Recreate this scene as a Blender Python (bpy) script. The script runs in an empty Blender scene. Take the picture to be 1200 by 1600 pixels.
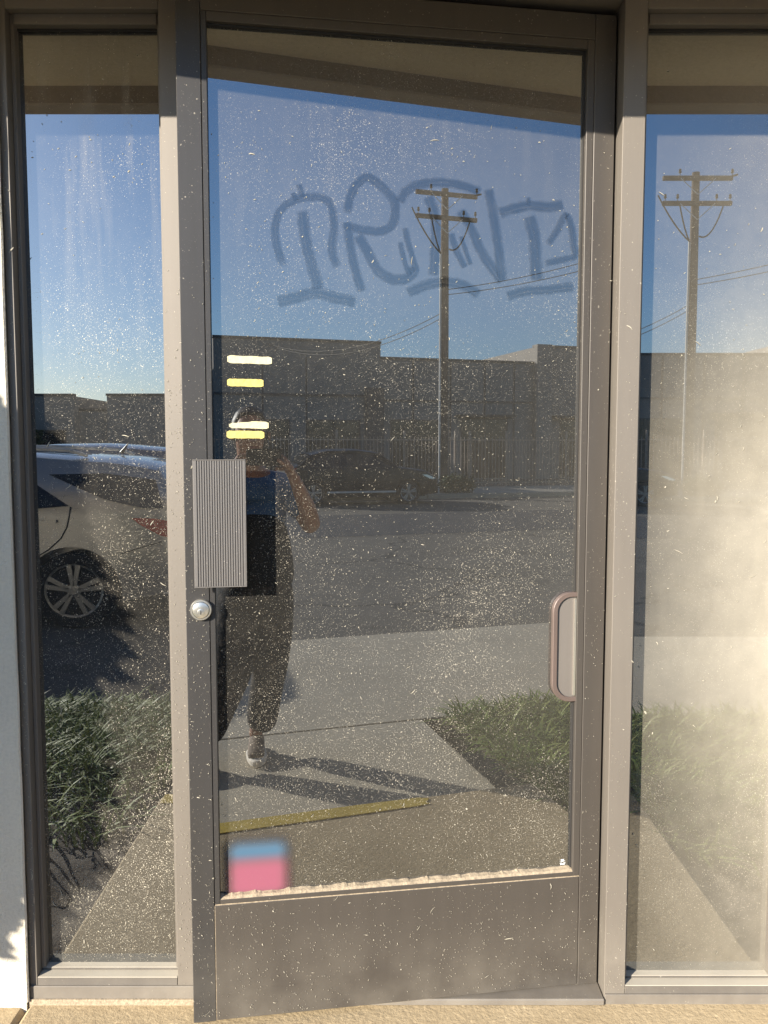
import bpy, bmesh, math, random
from mathutils import Vector, Matrix, noise as mnoise
R = math.radians
random.seed(7)
S = bpy.context.scene
COL = S.collection

# ---------------------------------------------------------------- camera, sky, sun, exposure
cam = bpy.data.cameras.new('camera')
cam.sensor_fit = 'VERTICAL'; cam.sensor_height = 36; cam.lens = 29.25
cam.clip_start = 0.01; cam.clip_end = 2000
camo = bpy.data.objects.new('camera', cam); COL.objects.link(camo)
camo.location = (0, -1.814, 1.26); camo.rotation_euler = (R(90 - 4.5), 0, 0)
S.camera = camo
SUN_AZ, SUN_EL = 42.0, 19.4            # azimuth left of the shop front's outward normal
sdir = Vector((-math.sin(R(SUN_AZ)) * math.cos(R(SUN_EL)), -math.cos(R(SUN_AZ)) * math.cos(R(SUN_EL)), math.sin(R(SUN_EL))))
W = bpy.data.worlds.new('World'); S.world = W; W.use_nodes = True
nt = W.node_tree; bg = nt.nodes['Background']
sk = nt.nodes.new('ShaderNodeTexSky'); sk.sky_type = 'NISHITA'; sk.sun_disc = False
sk.sun_elevation = R(SUN_EL); sk.sun_rotation = math.atan2(sdir.x, sdir.y) % (2 * math.pi)
sk.air_density = 1.0; sk.dust_density = 0.5; sk.ozone_density = 5.0
nt.links.new(sk.outputs[0], bg.inputs[0]); bg.inputs[1].default_value = 0.078
sl = bpy.data.lights.new('sun', 'SUN'); sl.energy = 4.2; sl.angle = R(0.53); sl.color = (1, 0.92, 0.80)
so = bpy.data.objects.new('sun', sl); COL.objects.link(so)
so.rotation_euler = sdir.to_track_quat('Z', 'Y').to_euler(); so.location = sdir * 30
vs = S.view_settings; vs.view_transform = 'Standard'; vs.look = 'None'; vs.gamma = 1; vs.exposure = 1.75
vs.use_curve_mapping = False
S.cycles.use_denoising = True

# ---------------------------------------------------------------- node helpers
class NT:
    def __init__(s, name):
        s.m = bpy.data.materials.new(name); s.m.use_nodes = True
        s.t = s.m.node_tree; s.t.nodes.clear()
        s.out = s.t.nodes.new('ShaderNodeOutputMaterial')
        s.co = None
    def n(s, typ, ins=None, **kw):
        nd = s.t.nodes.new('ShaderNode' + typ)
        for k, v in kw.items(): setattr(nd, k, v)
        for k, v in (ins or {}).items():
            if hasattr(v, 'is_output'): s.t.links.new(v, nd.inputs[k])
            else: nd.inputs[k].default_value = v
        return nd
    def coords(s):
        if s.co is None: s.co = s.n('TexCoord').outputs['Object']
        return s.co
    def scaled(s, sc):
        return s.n('Mapping', {'Vector': s.coords(), 'Scale': sc}).outputs[0]
    def noise(s, scale, detail=4, rough=.55, vec=None, dist=0):
        return s.n('TexNoise', {'Vector': vec or s.coords(), 'Scale': scale, 'Detail': detail, 'Roughness': rough, 'Distortion': dist}).outputs['Fac']
    def math(s, op, a, b=0.0, clamp=False):
        nd = s.n('Math', {0: a, 1: b}, operation=op); nd.use_clamp = clamp
        return nd.outputs[0]
    def mr(s, v, a, b, c=0.0, d=1.0):
        return s.n('MapRange', {0: v, 1: a, 2: b, 3: c, 4: d}).outputs[0]
    def mix(s, f, a, b):
        nd = s.n('Mix', data_type='RGBA')
        for k, v in ((0, f), (6, a), (7, b)):
            if hasattr(v, 'is_output'): s.t.links.new(v, nd.inputs[k])
            elif k == 0: nd.inputs[k].default_value = v
            else: nd.inputs[k].default_value = (*v, 1)
        return nd.outputs[2]
    def specks(s, scale, lo, hi, power=2.0, dens=None):
        """little blobs of uneven size, one per Voronoi cell"""
        wv = s.n('VectorMath', {0: s.coords(), 1: s.n('TexNoise', {'Vector': s.coords(), 'Scale': scale * .7, 'Detail': 1}).outputs['Color']}, operation='MULTIPLY_ADD')
        wv.inputs[1].default_value = (1, 1, 1)
        nz = s.n('TexNoise', {'Vector': s.coords(), 'Scale': scale * .8, 'Detail': 1}).outputs['Color']
        off = s.n('VectorMath', {0: nz}, operation='SCALE'); off.inputs['Scale'].default_value = .9 / scale
        v2 = s.n('VectorMath', {0: s.coords(), 1: off.outputs[0]}, operation='ADD').outputs[0]
        vo = s.n('TexVoronoi', {'Vector': v2, 'Scale': scale, 'Randomness': 1.0})
        rnd = s.n('SeparateColor', {0: vo.outputs['Color']}).outputs[0]
        r = s.mr(s.math('POWER', rnd, power), 0, 1, lo, hi)
        if dens is not None: r = s.math('MULTIPLY', r, dens)
        s.t.nodes.remove(wv)
        return s.mr(s.math('SUBTRACT', r, vo.outputs['Distance']), 0, .12)
    def pbsdf(s, **k):
        nd = s.n('BsdfPrincipled')
        for a, v in k.items():
            a = a.replace('_', ' ')
            if hasattr(v, 'is_output'): s.t.links.new(v, nd.inputs[a])
            elif a == 'Base Color': nd.inputs[a].default_value = (*v, 1)
            else: nd.inputs[a].default_value = v
        return nd
    def bump(s, h, strength=.3, dist=.01):
        return s.n('Bump', {'Height': h, 'Strength': strength, 'Distance': dist}).outputs[0]
    def done(s, sh):
        s.t.links.new(sh.outputs[0] if hasattr(sh, 'outputs') else sh, s.out.inputs[0]); return s.m

def plain(name, col, rough=.6, metal=0.0, var=.15, scale=8, bump=0, bscale=60, bdist=.004, spec=.5):
    t = NT(name)
    n = t.noise(scale, 5)
    c = t.mix(t.mr(n, .3, .7), tuple(x * (1 - var) for x in col), tuple(x * (1 + var) for x in col))
    k = dict(Base_Color=c, Roughness=rough, Metallic=metal)
    if bump: k['Normal'] = t.bump(t.noise(bscale, 4), bump, bdist)
    p = t.pbsdf(**k); p.inputs['Specular IOR Level'].default_value = spec
    return t.done(p)

DUST_AND_VEIL = (.61, .55, .435)  # colour of the real dust, shared by the flare veil painted on the glass
def bronze(name, col, rough=.42, dust=.22, speck=1.0, metal=.25):
    t = NT(name)
    n1 = t.noise(3.0, 5); n2 = t.noise(40, 3, vec=t.scaled((1, 1, .08)))
    c = t.mix(t.mr(n2, .35, .65), tuple(x * .95 for x in col), tuple(x * 1.05 for x in col))
    film = t.math('MULTIPLY', t.mr(n1, .2, .8, .75, 1.0), dust)
    zz = t.n('SeparateXYZ', {0: t.coords()}).outputs[2]
    low = t.mr(zz, .22, .0, 0, .10)
    if dust > .5: film = t.math('ADD', t.math('MULTIPLY', film, t.mr(t.n('SeparateXYZ', {0: t.n('NewGeometry').outputs['True Normal']}).outputs[2], .2, .8)), .06)
    film = t.math('ADD', film, t.math('MULTIPLY', low, t.mr(t.noise(9, 4), .3, .7)))
    dn = t.mr(t.noise(2.2, 3), .35, .65, .35, 1.1)
    sp = t.math('MAXIMUM', t.specks(150, .0, .34, 3, dn), t.math('MULTIPLY', t.specks(330, .02, .36, 2, dn), .55))
    f = t.math('MAXIMUM', film, t.math('MULTIPLY', sp, .42 * speck), True)
    cc = t.mix(f, c, DUST_AND_VEIL)
    rr = t.mr(f, 0, .5, rough, .9)
    return t.done(t.pbsdf(Base_Color=cc, Roughness=rr, Metallic=t.mr(f, 0, .4, metal, 0), Normal=t.bump(t.noise(420, 2), .05, .001)))

def glassmat(name, film=.03, fvar=1.0, sp=1.0, low=0.0, top=0.0, right=None, streak=0.0, ior=3.0, tint=(.9, .95, 1)):
    """dark tinted pane, mirror-like, with a diffuse film of dust, painted flare veil and specks of grit on its outer face"""
    t = NT(name)
    xyz = t.n('SeparateXYZ', {0: t.coords()})
    big = t.mr(t.noise(2.6, 5, .6, dist=.6), .3, .72, .35, 1.55)
    fine = t.mr(t.noise(55, 4, .7), .35, .7, .6, 1.4)
    f = t.math('MULTIPLY', t.math('MULTIPLY', big, fine), film)
    if low:
        f = t.math('ADD', f, t.math('MULTIPLY', t.mr(xyz.outputs[2], .95, .15, 0, low), fine))
    if right:      # lens-flare veil painted as film towards one side, strongest at mid height: (x0, x1, amount everywhere, amount at mid height)
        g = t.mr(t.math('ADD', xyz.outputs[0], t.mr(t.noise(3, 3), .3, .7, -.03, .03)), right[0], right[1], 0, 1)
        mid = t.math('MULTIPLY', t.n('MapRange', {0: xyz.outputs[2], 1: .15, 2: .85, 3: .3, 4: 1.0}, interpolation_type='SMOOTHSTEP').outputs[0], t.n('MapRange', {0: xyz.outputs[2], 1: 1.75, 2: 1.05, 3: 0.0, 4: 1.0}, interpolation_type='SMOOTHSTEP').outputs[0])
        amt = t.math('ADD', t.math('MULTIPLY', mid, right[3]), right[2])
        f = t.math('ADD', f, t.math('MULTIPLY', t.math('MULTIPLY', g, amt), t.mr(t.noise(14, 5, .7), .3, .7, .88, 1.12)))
    if streak:
        st = t.mr(t.noise(38, 4, .6, vec=t.scaled((1, 1, .07))), .5, .75)
        st = t.math('MULTIPLY', st, t.mr(xyz.outputs[2], 1.35, 2.0))
        f = t.math('ADD', f, t.math('MULTIPLY', st, streak))
    if top: f = t.math('ADD', f, t.math('MULTIPLY', t.mr(xyz.outputs[2], 1.35, 1.62, 0, top), t.mr(t.noise(4, 4, .6), .3, .7, .75, 1.2)))
    dn = t.math('MULTIPLY', t.mr(t.noise(2.3, 4, .6), .36, .66, .45, 1.15), t.mr(xyz.outputs[2], 1.75, .1, .72, 1.12))
    s1 = t.math('MULTIPLY', t.specks(120, 0, .30, 4.0, dn), .8)
    s2 = t.math('MULTIPLY', t.specks(260, 0, .44, 2.0, dn), .85)
    s3 = t.math('MULTIPLY', t.specks(420, .08, .52, 1.2, dn), .52)
    spk = t.math('MULTIPLY', t.math('MAXIMUM', s1, t.math('MAXIMUM', s2, s3)), .34 * sp)
    fac = t.math('ADD', f, spk, True)
    gl = t.pbsdf(Base_Color=(.010, .010, .010), Roughness=0.0, IOR=ior)
    gl.inputs['Specular Tint'].default_value = (*tint, 1)
    du = t.n('BsdfDiffuse', {0: (*DUST_AND_VEIL, 1)})
    return t.done(t.n('MixShader', {0: fac, 1: gl.outputs[0], 2: du.outputs[0]}))

# ---------------------------------------------------------------- mesh helpers
class MB:
    def __init__(s): s.v = []; s.f = []
    def add(s, vs, fs):
        o = len(s.v); s.v += [tuple(p) for p in vs]; s.f += [tuple(i + o for i in f) for f in fs]; return s
    def box(s, x0, x1, y0, y1, z0, z1):
        return s.add([(x0, y0, z0), (x1, y0, z0), (x1, y1, z0), (x0, y1, z0), (x0, y0, z1), (x1, y0, z1), (x1, y1, z1), (x0, y1, z1)],
                     [(0, 3, 2, 1), (4, 5, 6, 7), (0, 1, 5, 4), (1, 2, 6, 5), (2, 3, 7, 6), (3, 0, 4, 7)])
    def prism(s, poly, a0, a1, axis='y'):
        """poly in the other two axes (x,z for y; y,z for x; x,y for z)"""
        def P(p, a): return {'y': (p[0], a, p[1]), 'x': (a, p[0], p[1]), 'z': (p[0], p[1], a)}[axis]
        n = len(poly)
        return s.add([P(p, a0) for p in poly] + [P(p, a1) for p in poly],
                     [tuple(range(n)), tuple(range(2 * n - 1, n - 1, -1))] + [(i, i + n, (i + 1) % n + n, (i + 1) % n) for i in range(n)])
    def tube(s, path, r, n=8, cap=True):
        path = [Vector(p) for p in path]; o = len(s.v)
        rr = r if isinstance(r, (list, tuple)) else [r] * len(path)
        up = None
        for i, p in enumerate(path):
            t = (path[min(i + 1, len(path) - 1)] - path[max(i - 1, 0)]).normalized()
            if up is None:
                up = t.orthogonal().normalized()
            up = (up - t * up.dot(t)).normalized(); b = t.cross(up)
            for k in range(n):
                a = 2 * math.pi * k / n
                s.v.append(tuple(p + (up * math.cos(a) + b * math.sin(a)) * rr[i]))
        for i in range(len(path) - 1):
            for k in range(n):
                s.f.append((o + i * n + k, o + i * n + (k + 1) % n, o + (i + 1) * n + (k + 1) % n, o + (i + 1) * n + k))
        if cap:
            s.f.append(tuple(o + k for k in range(n - 1, -1, -1))); s.f.append(tuple(o + (len(path) - 1) * n + k for k in range(n)))
        return s
    def lathe(s, prof, c=(0, 0, 0), axis='y', n=24):
        """prof = [(r, a)] along the axis"""
        o = len(s.v)
        for r, a in prof:
            for k in range(n):
                t = 2 * math.pi * k / n; p, q = r * math.cos(t), r * math.sin(t)
                d = {'y': (p, a, q), 'z': (p, q, a), 'x': (a, p, q)}[axis]
                s.v.append((c[0] + d[0], c[1] + d[1], c[2] + d[2]))
        for i in range(len(prof) - 1):
            for k in range(n):
                s.f.append((o + i * n + k, o + i * n + (k + 1) % n, o + (i + 1) * n + (k + 1) % n, o + (i + 1) * n + k))
        s.f.append(tuple(o + k for k in range(n))); s.f.append(tuple(o + (len(prof) - 1) * n + k for k in range(n)))
        return s
    def build(s, name, mat, parent=None, bevel=0, smooth=False, segs=1, loc=None):
        me = bpy.data.meshes.new(name); me.from_pydata(s.v, [], s.f)
        bm = bmesh.new(); bm.from_mesh(me)
        bmesh.ops.recalc_face_normals(bm, faces=bm.faces)
        if bevel:
            ed = [e for e in bm.edges if len(e.link_faces) == 2 and e.calc_face_angle(0) > .5]
            bmesh.ops.bevel(bm, geom=ed, offset=bevel, segments=segs, affect='EDGES', clamp_overlap=True)
        bm.to_mesh(me); bm.free()
        if smooth:
            me.polygons.foreach_set('use_smooth', [True] * len(me.polygons))
            try: me.set_sharp_from_angle(angle=R(40))
            except Exception: pass
        me.materials.append(mat)
        o = bpy.data.objects.new(name, me); COL.objects.link(o)
        if parent: o.parent = parent
        if loc: o.location = loc
        return o

def tag(o, label=None, cat=None, group=None, kind=None):
    if label: o['label'] = label
    if cat: o['category'] = cat
    if group: o['group'] = group
    if kind: o['kind'] = kind
    return o
def thing(name, label, cat, loc=(0, 0, 0), rz=0, group=None):
    o = bpy.data.objects.new(name, None); COL.objects.link(o); o.empty_display_size = .1
    o.location = loc; o.rotation_euler = (0, 0, rz)
    return tag(o, label, cat, group)
def box(name, mat, parent, b, bevel=0): return MB().box(*b).build(name, mat, parent, bevel)
def twin(o, parent, loc=None):
    c = o.copy(); COL.objects.link(c); c.parent = parent
    if loc is not None: c.location = loc
    return c
def copy_tree(o, parent=None):
    c = o.copy(); COL.objects.link(c); c.parent = parent
    for ch in [x for x in bpy.data.objects if x.parent == o]: copy_tree(ch, c)
    return c

# ---------------------------------------------------------------- materials
M = {}
M['frame'] = bronze('bronze aluminium', (.088, .075, .066), .42, .13)
M['door'] = bronze('door aluminium', (.047, .040, .035), .45, .040, .6)
M['stile'] = bronze('dark door stile', (.030, .029, .030), .38, .028, .8)
M['sill'] = bronze('dusty sill', (.075, .066, .06), .6, .55, 1.5)
M['dark'] = plain('dark rubber', (.02, .018, .016), .7)
M['sand'] = plain('blown sand', (.30, .24, .165), .95, var=.3, scale=120, bump=.6, bscale=300, bdist=.003)
M['flute'] = bronze('fluted plate', (.17, .158, .15), .33, .06, .6, .5)
M['chrome'] = plain('satin nickel', (.62, .59, .52), .28, .85, .06)
M['black'] = plain('black', (.008, .008, .008), .5)
M['pull'] = plain('worn bronze handle', (.125, .092, .078), .45, .2, .12)
M['pullin'] = bronze('handle infill', (.105, .092, .085), .45, .10, .4, .2)
M['fleck'] = plain('dry plant fluff', (.33, .30, .235), .9, var=.2, scale=30)
M['glass_door'] = glassmat('tinted door glass', .013, sp=1.35, low=.0, top=.034, right=(-.55, .05, .006, .034), streak=.025)  # the ramp to the right imitates lens haze over the real dust
M['glass_left'] = glassmat('tinted left glass', .016, sp=2.2, low=.012, streak=.12)
M['glass_right'] = glassmat('tinted right glass', .022, sp=.7, right=(-.24, .19, .12, .32))  # the side ramp is flare glare put into the film colour
M['concrete'] = None

def ground_mat(name, col, col2, scale=3, speck=.0, bump=.3, rough=.9, fines=80, crack=0):
    t = NT(name)
    n = t.noise(scale, 6, .65, dist=.4); n2 = t.noise(fines, 4, .7); n3 = t.noise(scale * .28, 4, .6)
    c = t.mix(t.mr(n, .32, .68), col, col2)
    c = t.mix(t.mr(n2, .35, .7, 0, .45), c, tuple(x * .55 for x in col))
    c = t.mix(t.mr(n3, .5, .75, 0, .3), c, tuple(x * .7 for x in col))
    if crack:
        vo = t.n('TexVoronoi', {'Vector': t.n('VectorMath', {0: t.coords(), 1: t.n('TexNoise', {'Vector': t.coords(), 'Scale': 1.5, 'Detail': 3}).outputs['Color']}, operation='ADD').outputs[0], 'Scale': crack}, feature='DISTANCE_TO_EDGE')
        c = t.mix(t.mr(vo.outputs['Distance'], .012, .004), c, tuple(x * .35 for x in col))
        c = t.mix(t.mr(t.noise(.9, 4, .7, dist=1.2), .56, .66, 0, .5), c, tuple(x * .4 for x in col))
    if speck: c = t.mix(t.math('MULTIPLY', t.specks(fines, 0, .4, 2), speck), c, tuple(min(1, x * 1.7) for x in col2))
    return t.done(t.pbsdf(Base_Color=c, Roughness=rough, Normal=t.bump(n2, bump, .006)))
M['slab'] = ground_mat('sandy concrete', (.36, .275, .16), (.44, .345, .21), 5, .30, .45)
M['walk'] = ground_mat('grey concrete', (.40, .35, .265), (.48, .425, .325), 2, .2, .2)
M['asphalt'] = ground_mat('worn asphalt', (.115, .102, .082), (.15, .133, .108), 1.2, .5, .4, fines=120, crack=.22)
M['asphalt2'] = ground_mat('sealed asphalt', (.035, .037, .042), (.05, .05, .055), 1.0, .25, .3, fines=120)
M['dirt'] = ground_mat('bed soil', (.085, .065, .045), (.13, .10, .07), 9, .4, .8, fines=60)
M['earth'] = ground_mat('dry earth', (.19, .165, .125), (.25, .215, .165), .4, .1, .4, fines=12)
M['yellow'] = ground_mat('worn yellow paint', (.42, .30, .045), (.52, .38, .07), 14, 0, .25)
def stucco(name, col, sc=140, b=.7):
    t = NT(name)
    c = t.mix(t.mr(t.noise(1.3, 5), .35, .7), col, tuple(x * .84 for x in col))
    c = t.mix(t.mr(t.noise(sc, 3), .4, .75, 0, .3), c, tuple(x * .6 for x in col))
    return t.done(t.pbsdf(Base_Color=c, Roughness=.92, Normal=t.bump(t.noise(sc, 4, .7), b, .006)))
M['stucco'] = stucco('cream stucco', (.62, .56, .45))
M['soffit'] = stucco('tan soffit', (.78, .65, .46), 90, .4)
M['fascia'] = stucco('brown fascia', (.46, .37, .28), 90, .3)
M['block'] = stucco('grey painted block wall', (.30, .275, .245), 30, .5)
M['block2'] = stucco('darker pilaster', (.14, .12, .11), 30, .5)
M['room'] = plain('room wall', (.05, .05, .05), .9)

# ================================================================ THE SETTING
def sheet(name, mat, x0, x1, y0, y1, z, nx=1, ny=1, amp=0, kind='structure'):
    m = MB(); 
    for j in range(ny + 1):
        for i in range(nx + 1):
            edge = i in (0, nx) or j in (0, ny)
            m.v.append((x0 + (x1 - x0) * i / nx, y0 + (y1 - y0) * j / ny, z + (0 if edge or not amp else random.uniform(-amp, amp))))
    for j in range(ny):
        for i in range(nx):
            a = j * (nx + 1) + i; m.f.append((a, a + 1, a + nx + 2, a + nx + 1))
    return tag(m.build(name, mat, smooth=bool(amp)), kind=kind)
sheet('ground', M['earth'], -700, 700, -700, 700, -.34)
sheet('parking_lot', M['asphalt'], -60, 60, -21.46, -4.20, -.30)
sheet('driveway', M['asphalt'], -60, -.985, -4.20, -2.11, -.30)
sheet('road_patch', M['asphalt2'], -30, 12.5, -16.6, -12.2, -.296)
sheet('yard', M['asphalt'], -60, 60, -33.9, -25.42, -.27)
def slabs(name, mat, rects, z0, z1, bev=.006):
    for x0, x1, y0, y1 in rects:
        tag(MB().box(x0, x1, y0, y1, z0, z1).build(name, mat, bevel=bev), kind='structure')
slabs('entry_slab', M['slab'], [(-.815, .922, -1.06, .10)], -.30, -.012, .012)
slabs('mow_strip', M['slab'], [(-2.6, -.8155, -.11, .10)], -.30, -.014, .012)
slabs('path', M['walk'], [(-.80, .905, -2.258, -1.066)], -.33, -.15)
xs = [-.985, 2.7, 5.3, 8.4, 12]
slabs('sidewalk', M['walk'], [(a + .005, b - .005, -4.20, -2.268) for a, b in zip(xs, xs[1:])], -.33, -.15)
slabs('far_sidewalk', M['walk'], [(-40 + 4 * i, -36 + 4 * i - .012, -25.40, -21.66) for i in range(20)], -.33, -.15)
slabs('kerb', M['walk'], [(-40 + 6 * i, -34 + 6 * i - .01, -21.65, -21.47) for i in range(14)], -.33, -.146, .02)
tag(MB().prism([(-.80, -1.050), (.28, -1.051), (.45, -1.047), (.485, -1.03), (.465, -1.0), (.475, -.99), (.43, -.982), (.2, -.978), (-.80, -.976)], -.011, -.008, 'z').build('painted_edge_line', M['yellow']), kind='structure')  # right end cut short in place of the shadow that covers the paint
def bed(name, x0, x1, y0, y1):
    m = MB(); nx, ny = 46, 40
    for j in range(ny + 1):
        for i in range(nx + 1):
            m.v.append((x0 + (x1 - x0) * i / nx, y0 + (y1 - y0) * j / ny, -.07 + random.uniform(-.012, .016) + .02 * math.sin(i * .7) * math.sin(j * .6)))
    for j in range(ny):
        for i in range(nx):
            a = j * (nx + 1) + i; m.f.append((a, a + 1, a + nx + 2, a + nx + 1))
    return tag(m.build(name, M['dirt'], smooth=True), kind='structure')
bed('planting_bed', -3.4, -.822, -2.1, -.02); bed('planting_bed', .93, 3.2, -2.02, -.02)

def grass_mat():
    t = NT('strappy leaves')
    c = t.mix(t.n('ObjectInfo').outputs['Random'], (.145, .215, .03), (.165, .24, .04))
    c = t.mix(t.mr(t.noise(7, 3), .3, .7), c, (.25, .27, .08))
    c = t.mix(t.mr(t.noise(90, 2), .58, .68), c, (.34, .30, .16))
    p = t.pbsdf(Base_Color=c, Roughness=.6); p.inputs['Specular IOR Level'].default_value = .3
    return t.done(p)
M['grass'] = grass_mat()
def blades(name, label, spots, n):
    m = MB()
    for _ in range(n):
        x, y, h = spots()
        a = random.uniform(0, 2 * math.pi); ln = h * random.uniform(.75, 1.35); w = random.uniform(.004, .0085)
        d = Vector((math.cos(a), math.sin(a), 0)); q = Vector((-d.y, d.x, 0)) * w
        lean = random.uniform(.45, 1.3)
        p0 = Vector((x, y, -.09)); pts = []
        for k in range(5):
            s_ = k / 4
            pts.append(p0 + d * ln * lean * s_ ** 1.6 + Vector((0, 0, ln * (s_ - .56 * lean * s_ ** 2.1))))
        o = len(m.v)
        for k, p in enumerate(pts[:-1]):
            tp = 1 - (k / 4) ** 2 * .8
            m.v += [tuple(p - q * tp), tuple(p + q * tp)]
        m.v.append(tuple(pts[-1]))
        for k in range(3): m.f.append((o + 2 * k, o + 2 * k + 1, o + 2 * k + 3, o + 2 * k + 2))
        m.f.append((o + 6, o + 7, o + 8))
    return tag(m.build(name, M['grass'], smooth=False), label, 'grass', kind='stuff')
def spot_right():
    while 1:
        x, y = random.uniform(.95, 2.05), random.uniform(-2.0, -.55)
        e = min((x - .93) / .25, (y + 2.03) / .2, 1)
        if ((x - 1.15) / .85) ** 2 + ((y + 1.45) / .75) ** 2 < 1.15 and random.random() < .35 + .65 * max(e, 0) and (y < -.9 or random.random() < .25):
            return x, y, .10 + .07 * random.random()
def spot_left():
    while 1:
        x, y = random.uniform(-2.7, -.85), random.uniform(-2.1, -.75)
        if y < -1.32 + .10 * math.sin(x * 9) or random.random() < .06:
            return x, y, .12 + .08 * random.random()
blades('ground_cover', 'strappy green ground cover to the right of the entry path', spot_right, 15000)
blades('ground_cover', 'strappy green ground cover in the bed left of the entry slab by the silver car', spot_left, 19000)

# ================================================================ THE SHOP
shop = thing('shop_building', 'cream stucco shop wall with brown overhang around the glass entrance', 'building')
box('wall', M['stucco'], shop, (-7, -.8135, -.014, .16, -.34, 3.2))
box('wall', M['stucco'], shop, (.952, 7, -.014, .16, -.34, 3.2))
box('wall', M['stucco'], shop, (-.813, .951, -.010, .16, 2.34, 3.2))
box('soffit', M['soffit'], shop, (-7, 7, -.385, -.0145, 2.214, 2.28))
box('fascia', M['fascia'], shop, (-7, 7, -.455, -.3855, 2.166, 2.75), .004)
box('roof', M['fascia'], shop, (-7, 7, -.385, 6, 3.2005, 3.3))
box('back_wall', M['room'], shop, (-7, 7, 5.8, 6, -.34, 3.2))
box('side_wall', M['room'], shop, (-7.2, -7.0005, -.01, 6, -.34, 3.2))
box('side_wall', M['room'], shop, (7.0005, 7.2, -.01, 6, -.34, 3.2))
box('floor', M['room'], shop, (-7, 7, .165, 5.8, -.3, -.015))
caulk = MB().tube([(-.8115 + random.uniform(-.001, .001), -.012, z * .1) for z in range(0, 24)], .0045, 6).build('caulk_bead', M['stucco'], shop, smooth=True)

# ---- dust flecks: small curled bits of fluff stuck to a surface (x,z in the surface's plane, y towards the room)
def flecks(parent, n, x0, x1, z0, z1, y, bias=1.0, big=.06, name='dust_flecks', ok=None, sc=1.0):
    m = MB(); c = 0; sd = random.uniform(0, 50)
    while c < n:
        x = random.uniform(x0, x1); z = z0 + (z1 - z0) * random.random() ** bias
        if random.random() > .08 + 1.5 * max(0, .35 + mnoise.noise((x * 5 + sd, z * 5, sd)) * .9): continue
        if ok and not ok(x, z): continue
        c += 1
        a = random.gauss(.9, .9); L = random.choice((.0025, .003, .004, .005, .006)); w = random.uniform(.00035, .0008)
        if random.random() < big: L *= random.uniform(1.8, 3.4); w *= 1.5
        if random.random() < .35: L *= .45; w *= 1.7
        L *= sc; w *= sc ** .5
        k = random.uniform(-1.4, 1.4); px, pz = x, z; o = len(m.v); st = 4
        for i in range(st):
            s_ = 1 if 0 < i < st - 1 else .5
            nx, nz = -math.sin(a), math.cos(a); yy = y - .0006 - .0012 * math.sin(i / (st - 1) * math.pi)
            m.v += [(px - nx * w * s_, yy, pz - nz * w * s_), (px + nx * w * s_, yy - .0003, pz + nz * w * s_)]
            px += math.cos(a) * L / (st - 1); pz += math.sin(a) * L / (st - 1); a += k / (st - 1)
        for i in range(st - 1): m.f.append((o + 2 * i, o + 2 * i + 1, o + 2 * i + 3, o + 2 * i + 2))
    return tag(m.build(name, M['fleck'], parent), kind='stuff')

# ---- sidelights
GY = .045
def sidelight(label, x0, x1, side, zb, glass):
    """x0..x1 = clear opening; side = -1 left, +1 right"""
    w = thing('sidelight_window', label, 'window', ((x0 + x1) / 2, 0, 0))
    cx = (x0 + x1) / 2; a, b = x0 - cx, x1 - cx
    if side < 0: jb = (a - .017, a, 0, .11, zb - .06, 2.30)
    else: jb = (b, b + .046, 0, .11, zb - .06, 2.30)
    box('jamb', M['frame'], w, jb, .0012)
    box('sill', M['sill'], w, (a + .0003, b - .0003, .0, .11, zb - .03, zb), .0012)
    o = box('base_strip', M['frame'], w, (a - (.017 if side < 0 else .047), b + (.0465 if side < 0 else .046), -.005, .09, zb - .062, zb - .019), .0012)
    box('caulk_line', M['sand'], w, (a - .017, b + .04, -.009, -.0055, zb - .066, zb - .048))
    box('head', M['frame'], w, (a + .0003, b - .0003, .0, .11, 2.172, 2.30), .0012)
    box('glazing_bead', M['frame'], w, (a + .009, b - .009, .020, GY + .001, 2.150, 2.1718), .001)
    box('glazing_bead', M['sill'], w, (a + .0, b - .0, .026, GY + .001, zb + .0003, zb + .007), .001)
    box('glazing_bead', M['frame'], w, (a + .0003, a + .009, .024, GY + .001, zb + .0072, 2.1718), .001)
    box('glazing_bead', M['frame'], w, (b - .009, b - .0003, .024, GY + .001, zb + .0072, 2.1718), .001)
    box('gasket', M['dark'], w, (a + .0092, b - .0092, GY - .006, GY - .0005, 2.1455, 2.1498))
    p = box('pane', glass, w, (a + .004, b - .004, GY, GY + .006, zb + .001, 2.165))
    return w, p, a, b
wl, pl, a, b = sidelight('narrow dusty glass sidelight left of the door, frame against stucco', -.793, -.472, -1, .050, M['glass_left'])
flecks(pl, 900, a + .035, b - .005, .07, .75, GY, 1.4, .03, sc=.65)
flecks(pl, 650, a + .02, b - .02, .07, 1.2, GY, 1.5, .05)
flecks(pl, 120, a + .02, b - .02, .9, 2.1, GY, 1, .08)
flecks(wl, 120, a - .015, a - .003, .06, 2.0, 0, 1.8, .03)
wr, pr_, a, b = sidelight('hazy glass sidelight right of the door with dust and a painted pale flare veil', .552, .900, 1, .030, M['glass_right'])
flecks(pr_, 170, a + .02, b - .02, .05, 2.1, GY, .9, .15)

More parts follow.
